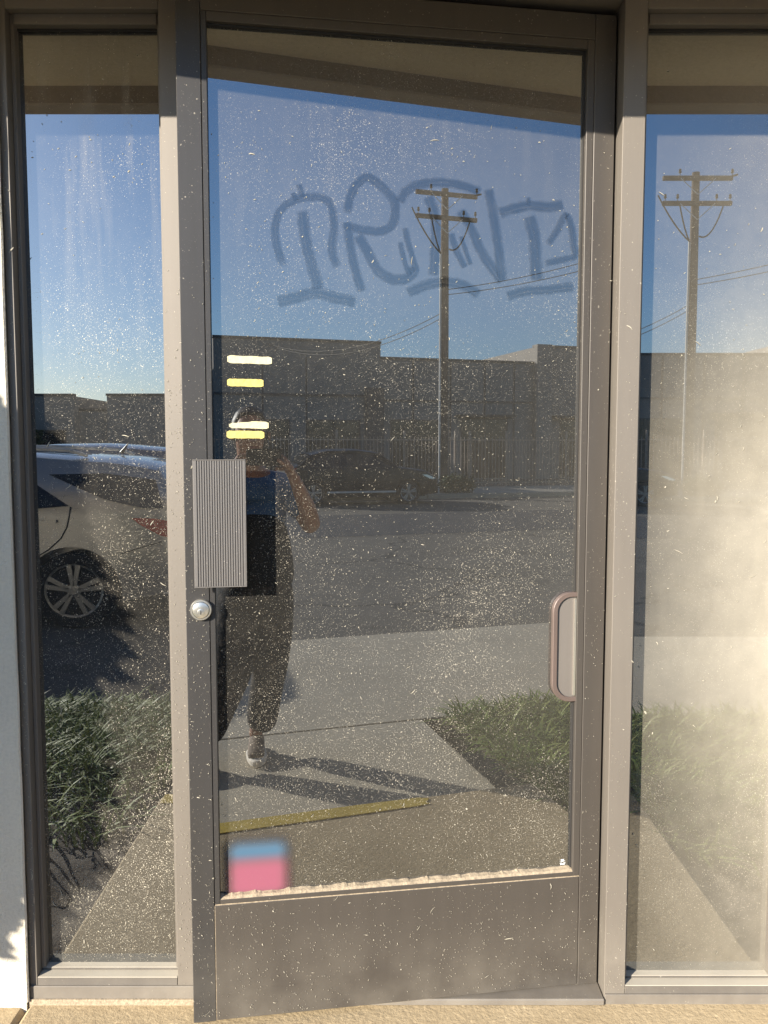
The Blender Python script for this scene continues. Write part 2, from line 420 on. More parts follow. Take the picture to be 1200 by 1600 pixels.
# ---- door frame
df = thing('door_frame', 'bronze metal door frame, two posts and header around the swung door', 'door frame')
box('post', M['frame'], df, (-.4718, -.426, 0, .11, -.012, 2.30), .0012)
box('post', M['frame'], df, (.504, .5518, 0, .11, -.012, 2.30), .0012)
box('door_stop', M['frame'], df, (.492, .5038, .094, .108, 0, 2.19))
box('header', M['frame'], df, (-.4258, .5038, 0, .11, 2.196, 2.30), .0012)
box('threshold', M['frame'], df, (-.4255, .5035, -.012, .14, -.0118, .004), .003)
box('weather_strip', M['dark'], df, (-.4256, -.420, .01, .05, 0, 2.19))
bs = MB()
for i in range(70):
    z = .05 + i * .03 + random.uniform(-.004, .004)
    bs.box(-.4262 - random.uniform(0, .001), -.4205, -.003, .004, z, z + random.uniform(.015, .028))
tag(bs.build('old_tape_edge', M['sand'], df), kind='stuff')
flecks(df, 80, -.470, -.428, .02, 1.7, 0, 1.4, .03)
flecks(df, 300, -.470, -.428, .02, 1.4, 0, 2.0, .03, sc=.6)
flecks(df, 160, .506, .550, .02, 1.4, 0, 1.8, .03, sc=.6)
flecks(df, 25, .506, .550, .02, 1.9, 0, 1, .03)

# ---- the door, hung at its right edge and swung 8.6 degrees outwards
TH = R(8.6)
door = thing('entrance_door', 'bronze framed glass door standing slightly open with dusty glass', 'door', (.499, .045, 0), TH)
def dx(u): return -u
def dbox(name, mat, u0, u1, y0, y1, z0, z1, bev=.0012, parent=door): return box(name, mat, parent, (-u1, -u0, y0, y1, z0, z1), bev)
DT = .045
dbox('stile', M['door'], 0.0, .0470, 0, DT, .006, 2.18)
dbox('stile', M['stile'], .8755, .924, 0, DT, .006, 2.18)
dbox('top_rail', M['door'], .0476, .8749, .0003, DT, 2.127, 2.18)
dbox('kick_panel', M['door'], .0482, .8743, .0006, DT, .007, .268)
dbox('joint_line', M['sand'], .0470, .0482, .003, .03, .007, .268, 0)
dbox('joint_line', M['sand'], .8743, .8755, .0012, .03, .007, .268, 0)
dbox('joint_line', M['sand'], .0482, .8743, .002, .03, .268, .2702, 0)
GZ0, GZ1, GU0, GU1, GP = .283, 2.108, .0635, .8635, .019
dbox('glazing_bead', M['door'], .0476, GU0, .0015, GP, .2705, 2.1265, .001)
dbox('glazing_bead', M['stile'], GU1, .8749, .0015, GP, .2705, 2.1265, .001)
dbox('glazing_bead', M['door'], GU0 + .0003, GU1 - .0003, .0015, GP, GZ1, 2.1265, .001)
dbox('glazing_bead', M['door'], GU0 + .0003, GU1 - .0003, .0015, GP, .2705, GZ0 - .003, .001)
dbox('gasket', M['dark'], GU0, GU1, GP - .007, GP - .0005, GZ1 - .004, GZ1 - .0003, 0)
dbox('gasket', M['dark'], GU0 - .0002, GU0 + .003, GP - .006, GP - .0005, GZ0, GZ1 - .0045, 0)
sd = MB(); nn = 160; o = 0
for i in range(nn + 1):
    x = -GU0 - (GU1 - GU0) * i / nn; h = .0045 + (.0022 * random.random() if random.random() < .25 else 0) + .0012 * math.sin(i * .31) + .0008 * math.sin(i * .83)
    sd.v += [(x, .0030, GZ0 - .0030), (x, .008, GZ0 - .0005 + h * .35), (x, GP - .0003, GZ0 - .001 + h)]
for i in range(nn):
    for k in range(2): sd.f.append((3 * i + k, 3 * i + 3 + k, 3 * i + 4 + k, 3 * i + 1 + k))
tag(sd.build('sand_ridge', M['sand'], door), kind='stuff')
pane = dbox('pane', M['glass_door'], GU0 - .004, GU1 + .004, GP, GP + .006, GZ0 - .006, GZ1 + .006, 0)
flecks(pane, 800, -GU1 + .004, -GU0 - .004, GZ0 + .01, GZ1 - .6, GP, 1.2, .02, sc=.6)
flecks(pane, 800, -GU1 + .004, -GU0 - .004, GZ0 + .01, GZ1 - .15, GP, 1.25, .035)
flecks(door, 150, -.872, -.05, .02, .262, .0004, 1, .06)
flecks(door, 900, -.872, -.05, .012, .262, .0004, 1.2, .03, sc=.6)
flecks(door, 260, -.922, -.878, .02, 1.2, 0, 1.8, .03, sc=.6)
flecks(door, 160, -.045, -.002, .02, 1.2, 0, 1.6, .03, sc=.6)
flecks(door, 90, -.922, -.878, .02, 1.6, 0, 1.6, .04)
flecks(door, 30, -.045, -.002, .02, 1.9, 0, 1.2, .03)

# finger-drawn letters wiped in the dust: flat strokes of cleaner glass
def strokemat():
    t = NT('wiped glass')
    v = t.n('UVMap').outputs[0]
    uv = t.n('SeparateXYZ', {0: v})
    xyzl = t.n('SeparateXYZ', {0: t.coords()}).outputs[0]
    d = t.math('ABSOLUTE', t.math('SUBTRACT', uv.outputs[1], .5))
    nz = t.noise(60, 3)
    al = t.mr(t.math('ADD', d, t.math('MULTIPLY', t.math('SUBTRACT', nz, .5), .34)), .50, .22)
    ends = t.mr(t.math('MINIMUM', uv.outputs[0], t.math('SUBTRACT', 1.0, uv.outputs[0])), 0, .05)
    al = t.math('MULTIPLY', al, ends)
    sv = t.n('CombineXYZ', {0: t.math('MULTIPLY', uv.outputs[0], 2.5), 1: t.math('MULTIPLY', uv.outputs[1], 5.0), 2: t.math('MULTIPLY', xyzl, 9.0)}).outputs[0]
    drag = t.n('TexNoise', {'Vector': sv, 'Scale': 1.3, 'Detail': 3, 'Roughness': .6}).outputs['Fac']
    al = t.math('MULTIPLY', al, t.mr(drag, .30, .55, .45, 1.0))
    ridge = t.mr(t.math('ABSOLUTE', t.math('SUBTRACT', uv.outputs[1], t.mr(nz, .3, .7, .54, .66))), .07, .0)
    ridge = t.math('MULTIPLY', ridge, t.mr(t.noise(9, 2), .42, .6, 0, .05))
    fac = t.math('ADD', ridge, .008)
    gl = t.pbsdf(Base_Color=(.010, .010, .010), Roughness=0.0, IOR=3.0)
    gl.inputs['Specular Tint'].default_value = (.9, .95, 1, 1)
    du = t.n('BsdfDiffuse', {0: (*DUST_AND_VEIL, 1)})
    g = t.n('MixShader', {0: fac, 1: gl.outputs[0], 2: du.outputs[0]})
    tr = t.n('BsdfTransparent')
    return t.done(t.n('MixShader', {0: t.math('MULTIPLY', al, .60), 1: tr.outputs[0], 2: g.outputs[0]}))
M['wiped'] = strokemat()
def smoothpath(pts, n=6):
    P = [Vector((*p, 0)) for p in pts]; out = []
    for i in range(len(P) - 1):
        a, b, c, d = P[max(i - 1, 0)], P[i], P[i + 1], P[min(i + 2, len(P) - 1)]
        for k in range(n):
            t = k / n
            out.append(.5 * ((2 * b) + (c - a) * t + (2 * a - 5 * b + 4 * c - d) * t * t + (3 * b - a - 3 * c + d) * t ** 3))
    out.append(P[-1]); return out
LET = [  # (width, points) in a 1200 x 667 drawing of the letters
 (32, [(140,440),(115,360),(110,300),(130,240),(180,205),(230,195),(280,200),(305,230),(315,300),(308,360),(312,400),(328,440)]),
 (22, [(192,150),(207,195)]), (20,[(172,180),(184,208)]),
 (42, [(205,240),(215,330),(235,420),(255,490),(258,515)]),
 (44, [(118,560),(180,545),(250,528),(320,545),(392,560)]),
 (34, [(360,255),(370,200),(395,150),(430,125),(470,150),(510,190),(528,230),(520,285),(485,312),(430,312),(350,292)]),
 (34, [(358,280),(366,330),(378,400),(395,470),(412,525)]),
 (40, [(395,325),(430,380),(460,440),(495,472),(540,482),(578,470),(600,440)]),
 (24, [(560,300),(575,360),(592,420),(602,455)]), (20,[(545,350),(560,420),(580,468)]),
 (36, [(543,215),(570,170),(630,148),(700,145),(770,158),(825,178)]),
 (40, [(570,530),(620,505),(690,490),(760,500),(820,535)]),
 (40, [(640,190),(664,260),(670,330),(665,400),(660,470)]),
 (36, [(750,240),(790,300),(820,370),(862,440),(900,490)]),
 (36, [(850,165),(866,240),(880,330),(892,420),(902,488)]),
 (26, [(720,320),(742,385),(770,440)]), (18,[(755,330),(775,390),(790,430)]),
 (40, [(888,252),(940,235),(1000,225),(1060,230),(1112,220)]),
 (46, [(992,260),(1010,330),(1015,410),(1020,485)]), (14,[(990,195),(990,225)]),
 (36, [(915,540),(980,522),(1060,517),(1150,505)]),
 (26, [(1058,362),(1090,310),(1120,258),(1140,300),(1147,360),(1152,398),(1110,412),(1045,425)]),
]
def let2door(X, Y):
    # drawing -> the pane: pixel of the drawing to u,z on the glass
    px, py = 380 + X / 2.2222, 220 + Y / 2.2222
    d = Vector(((px - 600) / 1300, 1, -(py - 800) / 1300)); c, s_ = math.cos(R(4.5)), math.sin(R(4.5))
    d = Vector((d.x, c + d.z * s_, -s_ + d.z * c))
    n = Vector((math.sin(TH), -math.cos(TH), 0)); p0 = Vector((.499, .045, 0)) - n * GP; C = Vector((0, -1.814, 1.26))
    P = C + d * ((p0 - C).dot(n) / d.dot(n)); u = (P - Vector((.499, .045, 0))).dot(Vector((-math.cos(TH), -math.sin(TH), 0)))
    return u, P.z
def letters():
    bmv = []; fs = []; uvs = []
    for li, (w, pts) in enumerate(LET):
        sp = smoothpath(pts); o = len(bmv); n = len(sp); y = GP - .0007 - .00004 * li
        for i, p in enumerate(sp):
            t = (sp[min(i + 1, n - 1)] - sp[max(i - 1, 0)]).normalized(); q = Vector((-t.y, t.x, 0)) * w * .55
            for s_ in (-1, 1):
                u, z = let2door(p.x + q.x * s_, p.y + q.y * s_); bmv.append((-u, y, z)); uvs.append((i / (n - 1), .5 + .5 * s_))
        for i in range(n - 1): fs.append((o + 2 * i, o + 2 * i + 1, o + 2 * i + 3, o + 2 * i + 2))
    me = bpy.data.meshes.new('finger_writing'); me.from_pydata(bmv, [], fs); ul = me.uv_layers.new(name='UVMap')
    for lp in me.loops: ul.data[lp.index].uv = uvs[lp.vertex_index]
    me.materials.append(M['wiped']); ob = bpy.data.objects.new('finger_writing', me); COL.objects.link(ob); ob.parent = pane
letters()

# fluted latch plate on its bracket
pm = MB(); n = 19; u0, u1 = .797, .903; off = -.032
prof = [(u1, off + .006), (u1, off + .001)]
ww = (u1 - u0 - .010) / n
prof += [(u1 - .001, off), (u1 - .0070, off)]
for i in range(n):
    a0 = u1 - .0075 - ww * i
    prof += [(a0, off + .0035), (a0 - ww * .22, off + .0035), (a0 - ww * .30, off), (a0 - ww * .92, off)]
prof += [(u0, off + .0005), (u0, off + .006)]
pm.prism([(-p[0], p[1]) for p in prof], .9725, 1.2312, 'z')
lp_ = pm.build('latch_plate', M['flute'], door)
dbox('end_lip', M['flute'], u0 - .0003, u1 + .0003, off - .0010, off + .006, 1.2315, 1.2335, .0005, lp_)
dbox('end_lip', M['flute'], u0 - .0003, u1 + .0003, off - .0010, off + .006, .9702, .9722, .0005, lp_)
dbox('latch_bracket', M['door'], .880, .900, off + .006, -.0003, 1.00, 1.20, .001)
# lock cylinder
L0 = (-.893, 0, .919)
lk = MB().lathe([(.0225, 0), (.0222, -.007), (.0212, -.0085), (.0180, -.0088), (.0176, -.0045)], L0, 'y', 40).build('lock_cylinder', M['chrome'], door, smooth=True)
MB().lathe([(.0168, -.002), (.0168, -.0100), (.0155, -.0108)], L0, 'y', 40).build('lock_face', M['chrome'], lk, smooth=True)
MB().lathe([(.0070, -.0105), (.0070, -.0116), (.0062, -.0119)], (L0[0], 0, L0[2] - .004), 'y', 24).build('lock_plug', M['chrome'], lk, smooth=True)
MB().box(L0[0] - .0008, L0[0] + .0008, -.0122, -.0118, L0[2] - .0085, L0[2] + .0005).build('keyway', M['black'], lk)
# pull handle on the hinge side
def dpath(ua, ub, za, zb, r):
    pts = [(-ua, zb)]
    for k in range(9):
        a = R(90 + 90 * k / 8); pts.append((-ub + r + r * math.cos(a), zb - r + r * math.sin(a)))
    for k in range(9):
        a = R(180 + 90 * k / 8); pts.append((-ub + r + r * math.cos(a), za + r + r * math.sin(a)))
    return pts + [(-ua, za)]
outer = dpath(.0600, .1190, .6815, .9325, .042); inner = dpath(.0600, .1080, .6920, .9220, .033)
hm = MB(); k = len(outer)
for yy in (.004, .0186): hm.v += [(p[0], yy, p[1]) for p in outer] + [(p[0], yy, p[1]) for p in inner]
for i in range(k - 1):
    hm.f += [(i, i + 1, k + i + 1, k + i), (2 * k + i, 3 * k + i, 3 * k + i + 1, 2 * k + i + 1), (i, 2 * k + i, 2 * k + i + 1, i + 1), (k + i, k + i + 1, 3 * k + i + 1, 3 * k + i)]
hm.f += [(0, k, 3 * k, 2 * k), (k - 1, 3 * k - 1, 4 * k - 1, 2 * k - 1)]
hd = hm.build('pull_handle', M['pull'], door, .0012)
MB().prism(inner, .009, .0184, 'y').build('handle_infill', M['pullin'], hd)
MB().box(-.0688, -.0645, .0045, .0186, .696, .918).build('handle_edge', M['chrome'], hd)
# tiny white print in the glass corner
gm = MB()
for (px, py, w) in ((0, 0, 9), (-2, -3.0, 14), (-2, -7.5, 6), (6, -7.5, 7), (-1, -10, 12)):
    for j in range(int(w)):
        if random.random() < .82:
            gm.box(-.0862 + (px + j) * .00085, -.0862 + (px + j + .8) * .00085, GP - .0006, GP - .0001, .3015 + py * .0011, .3015 + (py + 1.6) * .0011)
gm.build('glass_print', plain('white print', (.85, .85, .85), .6), pane)

# yellow and cream tape strips stuck on the glass
def tapemat(name, col):
    t = NT(name); c = t.mix(t.mr(t.noise(70, 4), .4, .7), col, tuple(x * .78 for x in col))
    return t.done(t.pbsdf(Base_Color=c, Roughness=.75, Normal=t.bump(t.noise(160, 3), .5, .002)))
M['tapec'] = tapemat('cream tape', (.52, .47, .30)); M['tapey'] = tapemat('yellow tape', (.52, .43, .13))
def tape(label, mat, u0, u1, z0, z1, wob, ragged=0):
    t = thing('tape_strip', label, 'tape', (.499, .045, 0), TH, 'old tape strips on the door glass')
    nn = 14; ym = GP - .0016; top = []; bot = []
    for i in range(nn + 1):
        s_ = i / nn; u = u1 + (u0 - u1) * s_; e = .0025 * (1 if i in (0, nn) else 0)
        zt = z1 - wob * s_ - e - ragged * (1 - s_) ** 1.2 * .9 * (random.random() * .3 + .7) * (1 if s_ < .55 else 0) - random.uniform(0, .0012)
        zb = z0 - wob * s_ + e + random.uniform(0, .001); top.append((-u, zt)); bot.append((-u, zb))
    MB().prism(bot + top[::-1], ym, ym + .0006, 'y').build('strip', mat, t)
tape('topmost cream tape strip on door glass', M['tapec'], .740, .832, 1.4330, 1.4500, .002)
tape('yellow tape strip, second from top on door glass', M['tapey'], .758, .833, 1.3850, 1.4020, .001)
tape('torn cream tape strip just above the lowest yellow one', M['tapec'], .748, .830, 1.2985, 1.3144, .002, .006)
tape('lowest yellow tape strip on door glass above latch plate', M['tapey'], .7575, .8357, 1.2770, 1.2940, .001)
# square sticker at the door's lower left corner
def stickermat():
    t = NT('blurred print'); xyz = t.n('SeparateXYZ', {0: t.coords()})
    X, Z = xyz.outputs[0], xyz.outputs[2]
    def soft(v, a, b, w): return t.math('MULTIPLY', t.n('MapRange', {0: v, 1: a - w, 2: a + w, 3: 0.0, 4: 1.0}, interpolation_type='SMOOTHSTEP').outputs[0], t.n('MapRange', {0: v, 1: b + w, 2: b - w, 3: 0.0, 4: 1.0}, interpolation_type='SMOOTHSTEP').outputs[0])
    inx = soft(X, -.080, .044, .026)
    blue = t.math('MULTIPLY', inx, soft(Z, .004, .044, .022)); pink = t.math('MULTIPLY', inx, soft(Z, -.075, .002, .022))
    c = t.mix(blue, (.075, .062, .05), (.045, .105, .17)); c = t.mix(pink, c, (.235, .065, .10))
    al = t.math('MULTIPLY', t.math('ADD', t.math('ADD', blue, pink), t.math('MULTIPLY', inx, .15)), 1.0, True)
    pr = t.pbsdf(Base_Color=c, Roughness=.6); tr = t.n('BsdfTransparent')
    return t.done(t.n('MixShader', {0: al, 1: tr.outputs[0], 2: pr.outputs[0]}))
st = thing('sticker', 'square sticker, blue over pink, at lower left corner of the door glass', 'sticker', (0, 0, 0), 0)
cu, cz, hw, hh = .764, .352, .098, .0685
nrm = Vector((math.sin(TH), -math.cos(TH), 0))
st.location = Vector((.499, .045, 0)) + Vector((-math.cos(TH), -math.sin(TH), 0)) * cu - nrm * (GP - .0015) + Vector((0, 0, cz))
st.rotation_euler = (0, 0, TH)
MB().box(-hw, hw, -.0004, .0004, -hh, hh).build('printed_sheet', stickermat(), st)

# ================================================================ ACROSS THE LOT
# ---- utility pole
PX, PY = 8.82, -22.3
M['wood'] = plain('weathered pole wood', (.115, .085, .065), .9, var=.35, scale=6, bump=.6, bscale=25, bdist=.01)
M['galv'] = plain('pale conduit', (.72, .68, .60), .5)
M['cable'] = plain('black cable', (.012, .012, .012), .6)
pole = thing('utility_pole', 'tall wooden utility pole with two crossarms across the lot', 'utility pole', (PX, PY, -.15))
MB().tube([(0, 0, 0), (0, 0, 3), (0, 0, 6), (0, 0, 9.13)], [.15, .14, .13, .105], 14).build('shaft', M['wood'], pole, smooth=True)
for zc in (8.93, 8.24):
    arm = MB().box(-.98, .98, .10, .20, zc - .06, zc + .06).build('crossarm', M['wood'], pole, .006)
    for xx in (-.9, -.55, .55, .93) if zc < 8.5 else (-.5, .97):
        MB().lathe([(.012, 0), (.012, .08), (.035, .085), (.045, .11), (.03, .14), (.04, .17), (.02, .2)], (xx, .15, zc + .055), 'z', 10).build('insulator', M['cable'], arm, smooth=True)
    for sx in (-1, 1):
        MB().box(-.012, .012, .202, .21, 0, .66).build('brace', M['galv'], pole).matrix_local = Matrix.Translation((0, 0, zc - .46)) @ Matrix.Rotation(sx * R(48), 4, 'Y')
MB().tube([(-.165, .06, 0), (-.155, .06, 4), (-.15, .06, 7.2)], .035, 8).build('conduit', M['galv'], pole, smooth=True)
def sag(a, b, s_, n=12):
    a, b = Vector(a), Vector(b)
    return [a.lerp(b, i / n) - Vector((0, 0, s_ * 4 * (i / n) * (1 - i / n))) for i in range(n + 1)]
for a_, b_, c_ in (((-1.12, .2, 8.45), (-.15, .08, 7.2), .12), ((-.5, .2, 8.18), (-.15, .08, 7.2), .12), ((.72, .2, 8.15), (.1, .1, 7.35), .3)):
    MB().tube(sag(a_, b_, c_), .022, 6).build('cable_loop', M['cable'], pole, smooth=True)
MB().tube([(.95, .15, 8.98), (1.12, .15, 9.03)], .03, 6).build('cutout', M['cable'], pole)
def wire(label, a_, b_, s_, r=.012):
    tag(MB().tube(sag(a_, b_, s_, 20), r, 5).build('overhead_wire', M['cable']), label, 'wire', 'overhead wires at the pole')
wire('upper service wire running right from the pole', (PX, PY + .14, 5.98), (17.5, -20.5, 8.6), .35)
wire('lower service wire running right from the pole', (PX, PY + .14, 5.83), (17.6, -20.5, 8.3), .35)
wire('upper wire dropping left from the pole to the long roof', (PX, PY - .1, 5.35), (5.2, -33.6, 5.6), .7)
wire('lower wire dropping left from the pole to the long roof', (PX, PY - .1, 5.2), (5.3, -33.6, 5.55), .75)

# ---- buildings across
M['win'] = NT('dark shop window'); M['win'] = M['win'].done(M['win'].pbsdf(Base_Color=(.015, .016, .018), Roughness=.08))
M['trim'] = plain('dark metal trim', (.05, .045, .04), .5)
BY = -34
def block(bd, x0, x1, top, y0=BY, depth=14, mat='block'):
    w = box('wall', M[mat], bd, (x0, x1, y0 - depth, y0, -.34, top))
    box('coping', M['trim'], w, (x0 - .03, x1 + .03, y0 - .3, y0 + .05, top + .0005, top + .10))
    return w
def opening(bd, x0, x1, z0, z1, y=BY, n=2):
    f = MB()
    f.box(x0 - .06, x0, y, y + .05, z0, z1); f.box(x1, x1 + .06, y, y + .05, z0, z1); f.box(x0 - .06, x1 + .06, y, y + .05, z1, z1 + .07)
    for k in range(1, n): f.box(x0 + (x1 - x0) * k / n - .03, x0 + (x1 - x0) * k / n + .03, y, y + .05, z0, z1)
    fo = f.build('window', M['trim'], bd)
    box('glass', M['win'], fo, (x0, x1, y + .004, y + .02, z0, z1))
long_b = thing('warehouse_building', 'long grey flat-roofed building with stepped parapet behind the iron fence', 'building')
block(long_b, 3.05, 10.36, 5.80); block(long_b, 10.361, 17.99, 5.14, BY - .02); block(long_b, 17.991, 46, 5.93)
box('pilaster', M['block'], long_b, (17.9, 18.7, BY + .001, BY + .35, -.34, 6.02), .01)
box('pilaster', M['block2'], long_b, (9.65, 10.45, BY + .001, BY + .25, -.34, 3.85), .01)
box('ledge', M['block2'], long_b, (3.05, 9.645, BY + .001, BY + .08, 3.46, 3.54))
for k, xj in enumerate((5.1, 7.0, 11.9, 13.7, 15.4, 16.9, 20.8, 23.6, 26.4)): box('panel_joint', M['trim'], long_b, (xj - .03, xj + .03, BY - .03, BY + .012, -.3, 5.1))
box('ledge', M['block2'], long_b, (10.5, 17.85, BY + .001, BY + .05, 3.3, 3.36))
opening(long_b, 7.1, 9.35, -.2, 2.36); opening(long_b, 4.0, 6.2, -.2, 2.36); opening(long_b, 10.9, 13.1, -.2, 2.40, BY - .02); opening(long_b, 14.3, 16.5, -.2, 2.5, BY - .02); opening(long_b, 19.4, 22.2, -.2, 2.5, BY)
box('awning', M['trim'], long_b, (14.0, 16.8, BY + .001, BY + .5, 2.62, 2.72)); box('awning', M['trim'], long_b, (18.9, 22.6, BY + .001, BY + .5, 2.62, 2.72))
b2 = thing('filler_building', 'unseen grey block building added left of the gap to shade the fence', 'building')
block(b2, -9.2, .6, 5.8); opening(b2, -6, -3, -.2, 2.4); opening(b2, -2, .0, -.2, 2.4)  # added out of view; height and gap set the sun and shade on the fence
b3 = thing('low_building', 'low distant building with notched roofline above the silver car', 'building')
block(b3, -11.87, -9.21, 3.42, BY + .01); block(b3, -13.2, -11.875, 2.80, BY - .4); block(b3, -24, -13.205, 3.40, BY + .3); opening(b3, -16, -13.6, -.2, 1.9, BY + .3)

# ---- iron fence
M['iron'] = plain('rusty fence iron', (.40, .31, .24), .7, var=.3, scale=20)
fence = thing('iron_fence', 'tall rust-brown iron picket fence along the far pavement', 'fence', (0, -25.3, -.15))
box('rail', M['iron'], fence, (2, 20, -.02, .02, 1.62, 1.66)); box('rail', M['iron'], fence, (2, 20, -.02, .02, .12, .16))
p0 = None
for i in range(136):
    x = 2.05 + i * .132
    if p0 is None: p0 = MB().box(-.010, .010, .0205, .040, .04, 1.74).build('picket', M['iron'], fence, loc=(x, 0, 0))
    else: twin(p0, fence, (x, 0, 0))
q0 = None
for x in (3.6, 6.2, 8.58, 10.45, 11.0, 12.4, 14.8, 17.2, 19.6):
    if q0 is None: q0 = MB().box(-.032, .032, -.034, .034, 0, 1.95).build('post', M['iron'], fence, .006, loc=(x, -.06, 0))
    else: twin(q0, fence, (x, -.06, 0))

# ---- cars
def paint(name, col, metal=.6, rough=.28, coat=.8):
    t = NT(name); p = t.pbsdf(Base_Color=col, Roughness=rough, Metallic=metal); p.inputs['Coat Weight'].default_value = coat; p.inputs['Specular IOR Level'].default_value = .5 if coat > .5 else .2; p.inputs['Coat Roughness'].default_value = .04
    return t.done(p)
M['silver'] = paint('silver paint', (.42, .40, .37)); M['carblack'] = paint('black paint', (.006, .006, .007), 0, .4, .3); M['carblue'] = paint('grey blue paint', (.16, .19, .24))
M['tyre'] = plain('tyre rubber', (.018, .018, .018), .85); M['rim'] = plain('alloy', (.34, .33, .31), .35, .7)
M['red'] = NT('red lamp lens'); M['red'] = M['red'].done(M['red'].pbsdf(Base_Color=(.50, .02, .015), Roughness=.15))
M['carglass'] = NT('car glass'); M['carglass'] = M['carglass'].done(M['carglass'].pbsdf(Base_Color=(.008, .008, .009), Roughness=.03))
M['lamp'] = NT('clear lamp lens'); M['lamp'] = M['lamp'].done(M['lamp'].pbsdf(Base_Color=(.6, .6, .6), Roughness=.1, Metallic=.6))
def interp(tab, x):
    if x <= tab[0][0]: return tab[0][1]
    for (a, p), (b, q) in zip(tab, tab[1:]):
        if x <= b:
            t = (x - a) / (b - a); t = t * t * (3 - 2 * t) * .35 + t * .65
            return p + (q - p) * t
    return tab[-1][1]
def patch(hw, poly, sy, off):
    """a polygon in (x, z) laid onto the curved side of a car body"""
    bm = bmesh.new(); f = bm.faces.new([bm.verts.new((p[0], 0, p[1])) for p in poly])
    bmesh.ops.triangulate(bm, faces=[f])
    for _ in range(2): bmesh.ops.subdivide_edges(bm, edges=bm.edges[:], cuts=1, use_grid_fill=True)
    bmesh.ops.triangulate(bm, faces=bm.faces[:])
    for v in bm.verts: v.co.y = sy * (hw(v.co.x, v.co.z) + off)
    bm.verts.index_update(); m = MB(); m.add([tuple(v.co) for v in bm.verts], [tuple(v.index for v in f.verts) for f in bm.faces])
    n_ = len(m.v); edges = [(e.verts[0].index, e.verts[1].index) for e in bm.edges if len(e.link_faces) == 1]
    m.v += [(p[0], p[1] - sy * .03, p[2]) for p in m.v]; m.f += [(a, b, b + n_, a + n_) for a, b in edges]
    bm.free(); return m
